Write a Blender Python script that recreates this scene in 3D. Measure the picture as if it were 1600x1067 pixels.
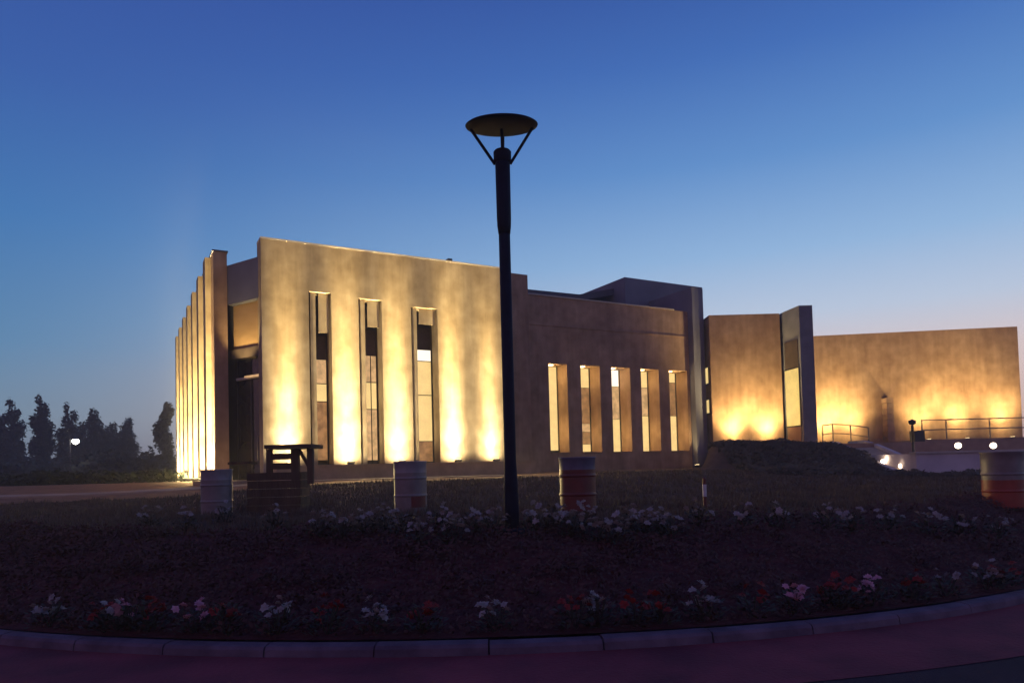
import bpy, math, random
from mathutils import Vector, Matrix, Euler

random.seed(7)
V = Vector
R = math.radians
for o in list(bpy.data.objects):
    bpy.data.objects.remove(o)
scene = bpy.context.scene

# ------------------------------------------------------------------ camera
EYE = 1.55
FPX = 1100.0            # focal length in photo pixels (photo 1600 wide)
PITCH, ROLL = R(2.0), R(-1.5)
CAM_ROT = Matrix.Rotation(math.pi / 2 + PITCH, 3, 'X') @ Matrix.Rotation(ROLL, 3, 'Z')
cd = bpy.data.cameras.new('camera')
cam = bpy.data.objects.new('camera', cd)
scene.collection.objects.link(cam)
cam.location = (0, 0, EYE)
cam.rotation_euler = CAM_ROT.to_euler()
cd.sensor_width = 36
cd.lens = 36 * FPX / 1600
cd.shift_y = 0.098
cd.clip_start = 0.05
cd.clip_end = 3000
scene.camera = cam

# ------------------------------------------------------------------ sky, sun, exposure
world = bpy.data.worlds.new('World')
scene.world = world
world.use_nodes = True
wn, wl = world.node_tree.nodes, world.node_tree.links
bg = wn['Background']
SUNSET_AZ = R(38)       # azimuth of the afterglow, right of the view axis


def srgb(*c):
    return tuple((x / 12.92 if x <= .04045 else ((x + .055) / 1.055) ** 2.4) for x in (v / 255 for v in c))


def w_new(t, **kw):
    n = wn.new(t)
    for k, v in kw.items():
        setattr(n, k, v)
    return n


def ramp_of(stops):
    r = w_new('ShaderNodeValToRGB')
    r.color_ramp.interpolation = 'EASE' if False else 'LINEAR'
    e = r.color_ramp.elements
    while len(e) < len(stops):
        e.new(0.5)
    for el, (p, c) in zip(e, stops):
        el.position = p
        el.color = (*srgb(*c), 1)
    return r


tc = w_new('ShaderNodeTexCoord')
nrm = w_new('ShaderNodeVectorMath', operation='NORMALIZE')
wl.new(tc.outputs['Generated'], nrm.inputs[0])
sep = w_new('ShaderNodeSeparateXYZ')
wl.new(nrm.outputs[0], sep.inputs[0])
# twilight away from the afterglow, and towards it; position = sin(elevation)
cool = ramp_of([(0.0, (132, 146, 158)), (0.07, (126, 150, 170)), (0.16, (96, 140, 180)), (0.30, (70, 122, 182)),
                (0.44, (60, 98, 170)), (0.56, (54, 84, 160)), (1.0, (36, 52, 112))])
warm = ramp_of([(0.0, (240, 196, 180)), (0.13, (226, 208, 208)), (0.19, (192, 206, 228)), (0.27, (150, 186, 226)),
                (0.38, (102, 149, 208)), (0.49, (70, 114, 187)), (0.56, (58, 96, 170))] + [(1.0, (36, 52, 112))])
wl.new(sep.outputs['Z'], cool.inputs[0])
wl.new(sep.outputs['Z'], warm.inputs[0])
dt = w_new('ShaderNodeVectorMath', operation='DOT_PRODUCT')
dt.inputs[1].default_value = (math.sin(SUNSET_AZ), math.cos(SUNSET_AZ), 0)
wl.new(nrm.outputs[0], dt.inputs[0])
mr = w_new('ShaderNodeMapRange', interpolation_type='SMOOTHSTEP')
mr.inputs['From Min'].default_value = 0.2
mr.inputs['From Max'].default_value = 1.0
wl.new(dt.outputs['Value'], mr.inputs['Value'])
mixw = w_new('ShaderNodeMix', data_type='RGBA')
wl.new(mr.outputs[0], mixw.inputs['Factor'])
wl.new(cool.outputs[0], mixw.inputs[6])
wl.new(warm.outputs[0], mixw.inputs[7])
# rosy anti-twilight arch opposite the afterglow, behind the camera
anti = ramp_of([(0.0, (150, 112, 128)), (0.12, (162, 116, 136)), (0.30, (136, 106, 150)), (0.5, (92, 90, 150)), (1.0, (36, 52, 112))])
wl.new(sep.outputs['Z'], anti.inputs[0])
mr2 = w_new('ShaderNodeMapRange', interpolation_type='SMOOTHSTEP')
mr2.inputs['From Min'].default_value = 0.25
mr2.inputs['From Max'].default_value = -0.55
wl.new(dt.outputs['Value'], mr2.inputs['Value'])
mixa = w_new('ShaderNodeMix', data_type='RGBA')
wl.new(mr2.outputs[0], mixa.inputs['Factor'])
wl.new(mixw.outputs[2], mixa.inputs[6])
wl.new(anti.outputs[0], mixa.inputs[7])
wl.new(mixa.outputs[2], bg.inputs['Color'])
bg.inputs['Strength'].default_value = 1.0

scene.view_settings.view_transform = 'Standard'
scene.view_settings.look = 'None'
scene.view_settings.exposure = 0
scene.view_settings.gamma = 1
scene.view_settings.use_curve_mapping = False
scene.cycles.use_denoising = True
scene.cycles.max_bounces = 6
scene.cycles.sample_clamp_indirect = 4

WARM = (1.0, 0.74, 0.32)

# ------------------------------------------------------------------ pixel rays (survey of the photograph into world metres)
C0 = V((0, 0, EYE))


def ray(u, v):
    d = CAM_ROT @ V(((u - 800) / FPX, -(v - 690.3) / FPX, -1))
    return d


def at(u, v, depth):
    d = ray(u, v)
    return C0 + d * (depth / d.y)


def onplane(u, v, p0, n):
    d = ray(u, v)
    return C0 + d * ((p0 - C0).dot(n) / d.dot(n))


def on_z(u, v, z):
    d = ray(u, v)
    return C0 + d * ((z - EYE) / d.z)


# ------------------------------------------------------------------ materials
def mat(name, c1, c2=None, scale=3.0, rough=.8, bump=.0, bscale=None, metal=0., detail=6, stretch=(1, 1, 1), spec=.3):
    m = bpy.data.materials.new(name)
    m.use_nodes = True
    n, l = m.node_tree.nodes, m.node_tree.links
    b = n['Principled BSDF']
    b.inputs['Roughness'].default_value = rough
    b.inputs['Metallic'].default_value = metal
    b.inputs['Specular IOR Level'].default_value = spec
    c2 = c2 or tuple(x * .75 for x in c1)
    geo = n.new('ShaderNodeNewGeometry')
    mp = n.new('ShaderNodeMapping')
    mp.inputs['Scale'].default_value = stretch
    l.new(geo.outputs['Position'], mp.inputs['Vector'])
    t = n.new('ShaderNodeTexNoise')
    t.inputs['Scale'].default_value = scale
    t.inputs['Detail'].default_value = detail
    l.new(mp.outputs[0], t.inputs['Vector'])
    r = n.new('ShaderNodeValToRGB')
    r.color_ramp.elements[0].position = .32
    r.color_ramp.elements[1].position = .68
    r.color_ramp.elements[0].color = (*c2, 1)
    r.color_ramp.elements[1].color = (*c1, 1)
    l.new(t.outputs['Fac'], r.inputs[0])
    l.new(r.outputs[0], b.inputs['Base Color'])
    if bump:
        t2 = n.new('ShaderNodeTexNoise')
        t2.inputs['Scale'].default_value = bscale or scale * 6
        t2.inputs['Detail'].default_value = 5
        l.new(mp.outputs[0], t2.inputs['Vector'])
        bp = n.new('ShaderNodeBump')
        bp.inputs['Strength'].default_value = bump
        bp.inputs['Distance'].default_value = .03
        l.new(t2.outputs['Fac'], bp.inputs['Height'])
        l.new(bp.outputs[0], b.inputs['Normal'])
    return m


def stone_mat(name, c1, c2, course=.0):
    """rendered masonry: large blotches, vertical weather streaks, fine grain"""
    m = mat(name, c1, c2, scale=.7, rough=.9, bump=.10, bscale=5, spec=.2)
    n, l = m.node_tree.nodes, m.node_tree.links
    b = n['Principled BSDF']
    base = b.inputs['Base Color'].links[0].from_socket
    geo = n.new('ShaderNodeNewGeometry')
    mp = n.new('ShaderNodeMapping')
    mp.inputs['Scale'].default_value = (2.2, 2.2, .22)
    l.new(geo.outputs['Position'], mp.inputs['Vector'])
    t = n.new('ShaderNodeTexNoise')
    t.inputs['Scale'].default_value = 1.6
    t.inputs['Detail'].default_value = 7
    t.inputs['Roughness'].default_value = .65
    l.new(mp.outputs[0], t.inputs['Vector'])
    t3 = n.new('ShaderNodeTexNoise')
    t3.inputs['Scale'].default_value = 2.2
    t3.inputs['Detail'].default_value = 8
    l.new(geo.outputs['Position'], t3.inputs['Vector'])
    ad = n.new('ShaderNodeMath')
    ad.operation = 'ADD'
    l.new(t.outputs['Fac'], ad.inputs[0])
    l.new(t3.outputs['Fac'], ad.inputs[1])
    r = n.new('ShaderNodeValToRGB')
    r.color_ramp.elements[0].position = .38
    r.color_ramp.elements[1].position = .62
    r.color_ramp.elements[0].color = (.72, .67, .60, 1)
    r.color_ramp.elements[1].color = (1.08, 1.05, 1.0, 1)
    hv = n.new('ShaderNodeMath')
    hv.operation = 'MULTIPLY'
    hv.inputs[1].default_value = .5
    l.new(ad.outputs[0], hv.inputs[0])
    l.new(hv.outputs[0], r.inputs[0])
    mx = n.new('ShaderNodeMix')
    mx.data_type = 'RGBA'
    mx.blend_type = 'MULTIPLY'
    mx.inputs['Factor'].default_value = 1
    l.new(base, mx.inputs[6])
    l.new(r.outputs[0], mx.inputs[7])
    l.new(mx.outputs[2], b.inputs['Base Color'])
    return m


def emit_mat(name, col, strength, var=0.0, scale=4):
    m = bpy.data.materials.new(name)
    m.use_nodes = True
    n, l = m.node_tree.nodes, m.node_tree.links
    b = n['Principled BSDF']
    b.inputs['Base Color'].default_value = (.05, .05, .05, 1)
    b.inputs['Roughness'].default_value = .2
    b.inputs['Emission Color'].default_value = (*col, 1)
    b.inputs['Emission Strength'].default_value = strength
    if var:
        geo = n.new('ShaderNodeNewGeometry')
        t = n.new('ShaderNodeTexNoise')
        t.inputs['Scale'].default_value = scale
        t.inputs['Detail'].default_value = 3
        l.new(geo.outputs['Position'], t.inputs['Vector'])
        r = n.new('ShaderNodeMapRange')
        r.inputs['From Min'].default_value = .35
        r.inputs['From Max'].default_value = .65
        r.inputs['To Min'].default_value = strength * (1 - var)
        r.inputs['To Max'].default_value = strength
        l.new(t.outputs['Fac'], r.inputs['Value'])
        l.new(r.outputs[0], b.inputs['Emission Strength'])
    return m


M = {
    'stone': stone_mat('warm_render', (.44, .36, .25), (.32, .25, .165)),
    'stone_dull': stone_mat('dull_render', (.44, .30, .205), (.34, .225, .155)),
    'stone_annex': stone_mat('annex_render', (.44, .295, .19), (.34, .215, .135)),
    'grey_conc': mat('grey_concrete', (.20, .20, .22), (.14, .14, .16), scale=1.5, bump=.2, rough=.85),
    'tower': mat('tower_cladding', (.19, .19, .23), (.14, .14, .175), scale=.8, rough=.7, bump=.1),
    'roof': mat('roof_sheet', (.10, .10, .12), (.07, .07, .085), scale=1.2, rough=.6, bump=.15),
    'cap': mat('parapet_cap', (.55, .5, .42), (.45, .4, .33), scale=4, rough=.5),
    'dark_metal': mat('dark_metal', (.035, .038, .05), (.025, .027, .036), scale=8, rough=.45, metal=.3, bump=.05, spec=.5),
    'lamp_metal': mat('lamp_metal', (.012, .011, .032), (.009, .008, .022), scale=9, rough=.7, metal=0, bump=.06, spec=.15),
    'frame': mat('window_frame', (.06, .055, .05), scale=5, rough=.5),
    'panel_dark': mat('dark_panel', (.09, .065, .05), (.06, .045, .035), scale=3, rough=.5),
    'glass_dark': mat('dark_glass', (.035, .032, .03), scale=2, rough=.08, spec=.6),
    'panel_warm': mat('timber_panel', (.42, .27, .13), (.36, .225, .10), scale=1.2, rough=.7, stretch=(1, 1, 3)),
    'plinth': mat('plinth_stone', (.42, .27, .17), (.30, .19, .12), scale=2.2, rough=.9, bump=.4, bscale=7),
    'soil': mat('bed_soil', (.13, .036, .034), (.065, .018, .02), scale=5, rough=1, bump=1, bscale=18, spec=.1),
    'lawn': mat('lawn_ground', (.16, .10, .07), (.08, .052, .042), scale=2.0, rough=1, bump=.8, bscale=14, spec=.1),
    'asphalt': mat('asphalt', (.062, .030, .042), (.038, .019, .027), scale=1.2, rough=.9, bump=.6, bscale=60, spec=.25),
    'paver': mat('red_paving', (.31, .055, .070), (.15, .03, .042), scale=1.3, rough=.9, bump=.5, bscale=30, spec=.25),
    'kerb': mat('kerb_concrete', (.19, .13, .17), (.10, .068, .095), scale=4, rough=.9, bump=.4, bscale=25),
    'ground_light_sheet': mat('painted_ground_light', (.36, .21, .11), (.24, .14, .075), scale=2.5, rough=1, bump=.6, bscale=30, spec=.1),  # tan stands in for warm floodlight on the ground
    'path': mat('path_concrete', (.50, .38, .25), (.38, .28, .18), scale=1.5, rough=.9, bump=.2),
    'pale': mat('pale_concrete', (.60, .54, .54), (.48, .43, .44), scale=1.3, rough=.85, bump=.2),
    'wood': mat('old_timber', (.13, .085, .05), (.075, .05, .032), scale=2, rough=.85, bump=.4, stretch=(3, 3, .6)),
    'drum_white': mat('drum_white_paint', (.24, .20, .19), (.17, .14, .13), scale=5, rough=.45, bump=.1, spec=.5),
    'drum_red': mat('drum_red_paint', (.15, .016, .016), (.10, .012, .012), scale=5, rough=.45, bump=.1, spec=.5),
    'drum_blue': mat('drum_blue_paint', (.15, .13, .20), (.10, .085, .14), scale=5, rough=.45, bump=.1, spec=.5),
    'drum_pale': mat('drum_pale_paint', (.34, .31, .32), (.25, .22, .23), scale=5, rough=.4, bump=.1, spec=.5),
    'drum_orange': mat('drum_orange_paint', (.34, .04, .022), (.24, .03, .018), scale=5, rough=.45, bump=.1, spec=.5),
    'drum_in': mat('drum_rust', (.10, .06, .045), (.06, .04, .03), scale=7, rough=.9, bump=.4),
    'rail': mat('rail_steel', (.22, .20, .18), scale=6, rough=.4, metal=.6),
    'leaf_dark': mat('bed_leaf', (.065, .060, .035), (.036, .032, .024), scale=8, rough=.7),
    'leaf_tree': mat('conifer_leaf', (.06, .07, .055), (.034, .04, .033), scale=.6, rough=.8),
    'leaf_bush': mat('bush_leaf', (.055, .075, .04), (.03, .042, .024), scale=2, rough=.8),
    'bark': mat('bark', (.09, .065, .045), (.05, .038, .028), scale=4, rough=.95, bump=.6),
    'petal_white': mat('white_petal', (.46, .40, .37), (.32, .27, .26), scale=12, rough=.7),
    'petal_pink': mat('pink_petal', (.70, .36, .42), (.55, .24, .32), scale=12, rough=.7),
    'petal_red': mat('red_petal', (.36, .032, .026), (.24, .022, .02), scale=12, rough=.7),
    'grass': mat('grass_blade', (.17, .125, .08), (.085, .062, .045), scale=3, rough=.8),
    'ground_leaf': mat('ground_cover_leaf', (.12, .048, .038), (.06, .024, .024), scale=5, rough=.8),
    'ivy': mat('bank_leaf', (.13, .10, .06), (.06, .045, .03), scale=2.5, rough=.8),
    'lens': emit_mat('uplight_lens', (1, .72, .34), 6),
    'globe': emit_mat('path_light_globe', (1, .78, .55), 9),
    'street': emit_mat('street_lamp_lens', (1, .93, .74), 14),
    'win_hot': emit_mat('bright_room', (1.0, .67, .25), 1.08, .12, 3),
    'win_white': emit_mat('white_room_light', (1.0, .86, .66), 1.5),
    'win_mid': emit_mat('lit_room', (1.0, .58, .25), .80, .4, 4),
    'win_dim': emit_mat('dim_room', (1.0, .47, .17), .42, .5, 4),
    'win_yellow': emit_mat('yellow_room', (1.0, .68, .19), .92, .15, 2),
    'tape': mat('reflective_tape', (.75, .72, .72), scale=8, rough=.3),
}

# ------------------------------------------------------------------ mesh helpers
ROOT = {}


class MB:
    def __init__(s):
        s.v, s.f = [], []

    def quad(s, *p):
        i = len(s.v)
        s.v += [V(q) for q in p]
        s.f.append(tuple(range(i, i + len(p))))

    def obox(s, o, a, b, c):
        """parallelepiped: corner o, edges a, b, c"""
        o, a, b, c = V(o), V(a), V(b), V(c)
        i = len(s.v)
        s.v += [o, o + a, o + a + b, o + b, o + c, o + a + c, o + a + b + c, o + b + c]
        F = [(0, 3, 2, 1), (4, 5, 6, 7), (0, 1, 5, 4), (1, 2, 6, 5), (2, 3, 7, 6), (3, 0, 4, 7)]
        if a.cross(b).dot(c) < 0:
            F = [tuple(reversed(f)) for f in F]
        s.f += [tuple(i + k for k in f) for f in F]
        return s

    def box(s, x0, x1, y0, y1, z0, z1):
        return s.obox((x0, y0, z0), (x1 - x0, 0, 0), (0, y1 - y0, 0), (0, 0, z1 - z0))

    def prism(s, poly, z0, z1):
        """poly counter-clockwise list of (x, y); z0, z1 numbers or per-vertex lists"""
        n = len(poly)
        zb = z0 if isinstance(z0, (list, tuple)) else [z0] * n
        zt = z1 if isinstance(z1, (list, tuple)) else [z1] * n
        area = sum(poly[k][0] * poly[(k + 1) % n][1] - poly[(k + 1) % n][0] * poly[k][1] for k in range(n))
        if area < 0:
            poly, zb, zt = poly[::-1], zb[::-1], zt[::-1]
        i = len(s.v)
        s.v += [V((p[0], p[1], z)) for p, z in zip(poly, zb)] + [V((p[0], p[1], z)) for p, z in zip(poly, zt)]
        s.f.append(tuple(i + k for k in reversed(range(n))))
        s.f.append(tuple(i + n + k for k in range(n)))
        for k in range(n):
            j = (k + 1) % n
            s.f.append((i + k, i + j, i + n + j, i + n + k))
        return s

    def lathe(s, prof, cx=0, cy=0, seg=24, cap=True):
        i = len(s.v)
        n = len(prof)
        for (r, z) in prof:
            for k in range(seg):
                a = 2 * math.pi * k / seg
                s.v.append(V((cx + r * math.cos(a), cy + r * math.sin(a), z)))
        for j in range(n - 1):
            for k in range(seg):
                k2 = (k + 1) % seg
                s.f.append((i + j * seg + k, i + j * seg + k2, i + (j + 1) * seg + k2, i + (j + 1) * seg + k))
        if cap:
            s.f.append(tuple(i + k for k in reversed(range(seg))))
            s.f.append(tuple(i + (n - 1) * seg + k for k in range(seg)))
        return s

    def tube(s, p, q, r0, r1=None, seg=8):
        p, q = V(p), V(q)
        r1 = r0 if r1 is None else r1
        d = (q - p).normalized()
        a = d.orthogonal().normalized()
        b = d.cross(a)
        i = len(s.v)
        for c, r in ((p, r0), (q, r1)):
            for k in range(seg):
                t = 2 * math.pi * k / seg
                s.v.append(c + (a * math.cos(t) + b * math.sin(t)) * r)
        for k in range(seg):
            k2 = (k + 1) % seg
            s.f.append((i + k, i + k2, i + seg + k2, i + seg + k))
        s.f.append(tuple(i + k for k in reversed(range(seg))))
        s.f.append(tuple(i + seg + k for k in range(seg)))
        return s

    def ribbon(s, L, Rr):
        """strip of quads between two polylines"""
        i = len(s.v)
        n = len(L)
        s.v += [V(p) for p in L] + [V(p) for p in Rr]
        for k in range(n - 1):
            s.f.append((i + k, i + n + k, i + n + k + 1, i + k + 1))
        return s


def link(o):
    scene.collection.objects.link(o)
    return o


def mesh_of(name, mb, m, off=V((0, 0, 0)), smooth=False):
    me = bpy.data.meshes.new(name)
    me.from_pydata([tuple(v - off) for v in mb.v], [], mb.f)
    me.update()
    if smooth:
        me.polygons.foreach_set('use_smooth', [True] * len(me.polygons))
    if m:
        me.materials.append(m)
    return me


def thing(name, label, cat, loc, group=None):
    o = link(bpy.data.objects.new(name, None))
    o.empty_display_size = .3
    o.location = loc
    ROOT[o.name] = V(loc)
    tag(o, label, cat, group)
    return o


def tag(o, label=None, cat=None, group=None, kind=None):
    for k, v in (('label', label), ('category', cat), ('group', group), ('kind', kind)):
        if v:
            o[k] = v
    return o


def part(name, mb, m, parent, smooth=False, label=None):
    off = ROOT[parent.name]
    o = link(bpy.data.objects.new(name, mesh_of(name, mb, m, off, smooth)))
    o.parent = parent
    ROOT[o.name] = off
    if label:
        o['label'] = label
    return o


def solo(name, mb, m, label=None, cat=None, group=None, kind=None, loc=None, smooth=False):
    if loc is None:
        loc = V((sum(v.x for v in mb.v) / len(mb.v), sum(v.y for v in mb.v) / len(mb.v), min(v.z for v in mb.v)))
    loc = V(loc)
    o = link(bpy.data.objects.new(name, mesh_of(name, mb, m, loc, smooth)))
    o.location = loc
    ROOT[o.name] = loc
    return tag(o, label, cat, group, kind)


def copy_tree(o, parent=None):
    c = link(o.copy())
    if parent:
        c.parent = parent
    for ch in list(o.children):
        copy_tree(ch, c)
    return c


def spot(parent, p, target, watts, cone, blend=1.0, radius=.06, col=WARM):
    ld = bpy.data.lights.new('spot_lamp', 'SPOT')
    ld.energy = watts
    ld.color = col
    ld.spot_size = R(cone)
    ld.spot_blend = blend
    ld.shadow_soft_size = radius
    o = link(bpy.data.objects.new('spot_lamp', ld))
    o.parent = parent
    o.location = V(p) - ROOT[parent.name]
    o.rotation_euler = (V(target) - V(p)).to_track_quat('-Z', 'Y').to_euler()
    return o


def point(parent, p, watts, radius=.06, col=(1, .75, .5)):
    ld = bpy.data.lights.new('point_light', 'POINT')
    ld.energy = watts
    ld.color = col
    ld.shadow_soft_size = radius
    o = link(bpy.data.objects.new('point_light', ld))
    o.parent = parent
    o.location = V(p) - ROOT[parent.name]
    return o


# ------------------------------------------------------------------ ground
def sm(a, b, x):
    t = min(1, max(0, (x - a) / (b - a)))
    return t * t * (3 - 2 * t)


KX, KY, KR = -.5, 17.9, 12.05


def yk(x):
    dx = abs(x - KX)
    if dx < 8.6:
        y = KY - math.sqrt(KR * KR - dx * dx)
    else:
        y0 = KY - math.sqrt(KR * KR - 8.6 * 8.6)
        y = y0 + (8.6 / math.sqrt(KR * KR - 8.6 * 8.6)) * 2.2 * (1 - math.exp(-(dx - 8.6) / 2.2))
    return y


def bumps(x, y):
    return (.030 * math.sin(1.7 * x + .6 * y) * math.sin(1.3 * y - .4 * x) + .02 * math.sin(4.1 * x + 2) * math.sin(3.7 * y + 1))


def hz(x, y):
    s = y - yk(x)
    if s < 0:
        return 0
    h = .11 + .61 * sm(0, 3.5, s) + .06 * sm(3.3, 6, s) + bumps(x, y) * sm(.2, 1, s) * (1 - sm(9, 14, s))
    rise = .45 - .27 * sm(10, 14, x)
    h += rise * sm(7, 16, s)
    # planted bank in front of the annex
    h += (.93 * sm(24.2, 27.6, y) * sm(.279 * y - .25, .279 * y + .1, x) * (1 - sm(12.6, 15.2, x)) + .05 * bumps(x, y) * sm(20, 22, y)) * (1 - sm(60, 75, y))
    return h


def terrain(name, svals, xs, m, kind='structure'):
    mb = MB()
    nx = len(xs)
    for s in svals:
        for x in xs:
            y = yk(x) + s
            mb.v.append(V((x, y, hz(x, y))))
    for j in range(len(svals) - 1):
        for k in range(nx - 1):
            a = j * nx + k
            mb.f.append((a, a + 1, a + 1 + nx, a + nx))
    return solo(name, mb, m, kind=kind, loc=(0, 0, 0), smooth=True)


xs = [-300, -250, -200, -120, -80, -55, -40, -30, -24, -20] + [-17 + .4 * k for k in range(91)] + [22, 26, 32, 40, 55, 80, 120, 200, 250, 300]
terrain('flower_bed_soil', [.16 + .12 * k for k in range(29)], xs, M['soil'])
terrain('lawn', [3.5 + .35 * k for k in range(16)] + [9.1 + .6 * k for k in range(40)] + [34, 38, 44, 52, 60, 70, 85, 110, 150, 200, 250, 300], xs, M['lawn'])
mb = MB()
mb.quad((-300, -60, 0), (300, -60, 0), (300, 40, 0), (-300, 40, 0))
solo('road', mb, M['asphalt'], kind='structure', loc=(0, 0, 0))


def arc_strip(s0, s1, z0, z1, x0=-17.0, x1=17.0, n=240):
    L, Q = [], []
    for k in range(n + 1):
        x = x0 + (x1 - x0) * k / n
        # offset along the radius of the arc
        e = .02
        tx, ty = 2 * e, yk(x + e) - yk(x - e)
        ln = math.hypot(tx, ty)
        nx_, ny_ = -ty / ln, tx / ln
        L.append((x + nx_ * s0, yk(x) + ny_ * s0, z0))
        Q.append((x + nx_ * s1, yk(x) + ny_ * s1, z1))
    return L, Q


# red paved gutter ring outside the kerb, widening to the left as in the picture
mb = MB()
L, Q = arc_strip(-1.15, 0, .005, .012)
mb.ribbon(L, Q)
solo('gutter_paving', mb, M['paver'], kind='structure', loc=(0, 0, 0))
# kerb: a ring of separate cast stones
kerb = link(bpy.data.objects.new('kerb', None))
kerb['kind'] = 'structure'
ROOT[kerb.name] = V((0, 0, 0))
prof = [(-.02, .0), (-.01, .07), (.01, .095), (.10, .105), (.15, .10), (.17, .03)]
rk = random.Random(3)
xk = -16.8
while xk < 16.6:
    slope = (yk(xk + .05) - yk(xk - .05)) / .1
    dx = .95 / math.hypot(1, slope)
    mb = MB()
    jz, js = rk.uniform(-.006, .006), rk.uniform(-.008, .008)
    rows = []
    for (s0, z0) in prof:
        L, Q = arc_strip(s0 + js, s0 + .01, z0 + (jz if z0 > .05 else 0), z0, xk, xk + dx * .985, 5)
        rows.append(L)
    for A_, B_ in zip(rows, rows[1:]):
        mb.ribbon(A_, B_)
    mb.quad(*[r_[0] for r_ in rows])
    mb.quad(*[r_[-1] for r_ in reversed(rows)])
    part('kerb_stone', mb, M['kerb'], kerb)
    xk += dx

# ------------------------------------------------------------------ main building frame of reference
DZ = V((0, 0, 1))
vpx = 2797.0
D = V(((vpx - 800) / FPX, 1, 0)).normalized()         # along the front wall, to the right and away
E = V((-D.y, D.x, 0))                                  # into the building (to the left and away)
PA = at(412, 738, 24.0)
PA.z = 0
GB = 1.22                                              # ground level at the building


def fpt(t, e, z, base=PA):
    return V((base.x, base.y, 0)) + D * t + E * e + DZ * z


def tz(u, v, e=0.0, base=PA):
    """pixel -> (t along the facade, z) on the plane set e behind the front wall"""
    p = onplane(u, v, V((base.x, base.y, 0)) + E * e, E)
    return ((p - V((base.x, base.y, 0))).dot(D), p.z)


def wall_grid(mb, base, a, b, T, Z, holes, thick):
    """wall in the plane base + t*a + z*Z with rectangular holes [(t0, t1, z0, z1)], solid thickness along b"""
    ts = sorted(set([T[0], T[1]] + [h[0] for h in holes] + [h[1] for h in holes]))
    zs = sorted(set([Z[0], Z[1]] + [h[2] for h in holes] + [h[3] for h in holes]))

    def filled(i, j):
        if i < 0 or j < 0 or i >= len(ts) - 1 or j >= len(zs) - 1:
            return False
        tm, zm = (ts[i] + ts[i + 1]) / 2, (zs[j] + zs[j + 1]) / 2
        return not any(h[0] < tm < h[1] and h[2] < zm < h[3] for h in holes)

    def P(t, z, e):
        return base + a * t + DZ * z + b * e
    for i in range(len(ts) - 1):
        for j in range(len(zs) - 1):
            if not filled(i, j):
                continue
            t0, t1, z0, z1 = ts[i], ts[i + 1], zs[j], zs[j + 1]
            mb.quad(P(t0, z0, 0), P(t1, z0, 0), P(t1, z1, 0), P(t0, z1, 0))
            mb.quad(P(t1, z0, thick), P(t0, z0, thick), P(t0, z1, thick), P(t1, z1, thick))
            if not filled(i - 1, j):
                mb.quad(P(t0, z0, thick), P(t0, z0, 0), P(t0, z1, 0), P(t0, z1, thick))
            if not filled(i + 1, j):
                mb.quad(P(t1, z0, 0), P(t1, z0, thick), P(t1, z1, thick), P(t1, z1, 0))
            if not filled(i, j - 1):
                mb.quad(P(t0, z0, thick), P(t1, z0, thick), P(t1, z0, 0), P(t0, z0, 0))
            if not filled(i, j + 1):
                mb.quad(P(t0, z1, 0), P(t1, z1, 0), P(t1, z1, thick), P(t0, z1, thick))
    return mb


hall = thing('main_building', 'tan walled hall with floodlit slotted front wall, low wing and dark stepped end block', 'building', (PA.x, PA.y, GB))

# front wall -------------------------------------------------------
B0 = V((PA.x, PA.y, 0))
ZTOP = tz(412, 373)[1]
T_END = tz(791, 500)[0]
PZ = 1.72                                              # top of the plinth the floodlights stand on
slots = []
for (u0, u1, vtop) in ((482, 517, 455), (560, 596, 466), (642, 683, 479)):
    t0, zt = tz(u0, vtop)
    t1 = tz(u1, vtop)[0]
    slots.append((t0, t1, PZ - .02, zt))
mb = wall_grid(MB(), B0, D, E, (0, T_END), (GB - .6, ZTOP), slots, .75)
part('front_wall', mb, M['stone'], hall)
mb = MB().obox(fpt(-.008, -.008, ZTOP + .003), D * (T_END + .016), E * .77, DZ * .06)
part('parapet_cap', mb, M['cap'], hall)

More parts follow.
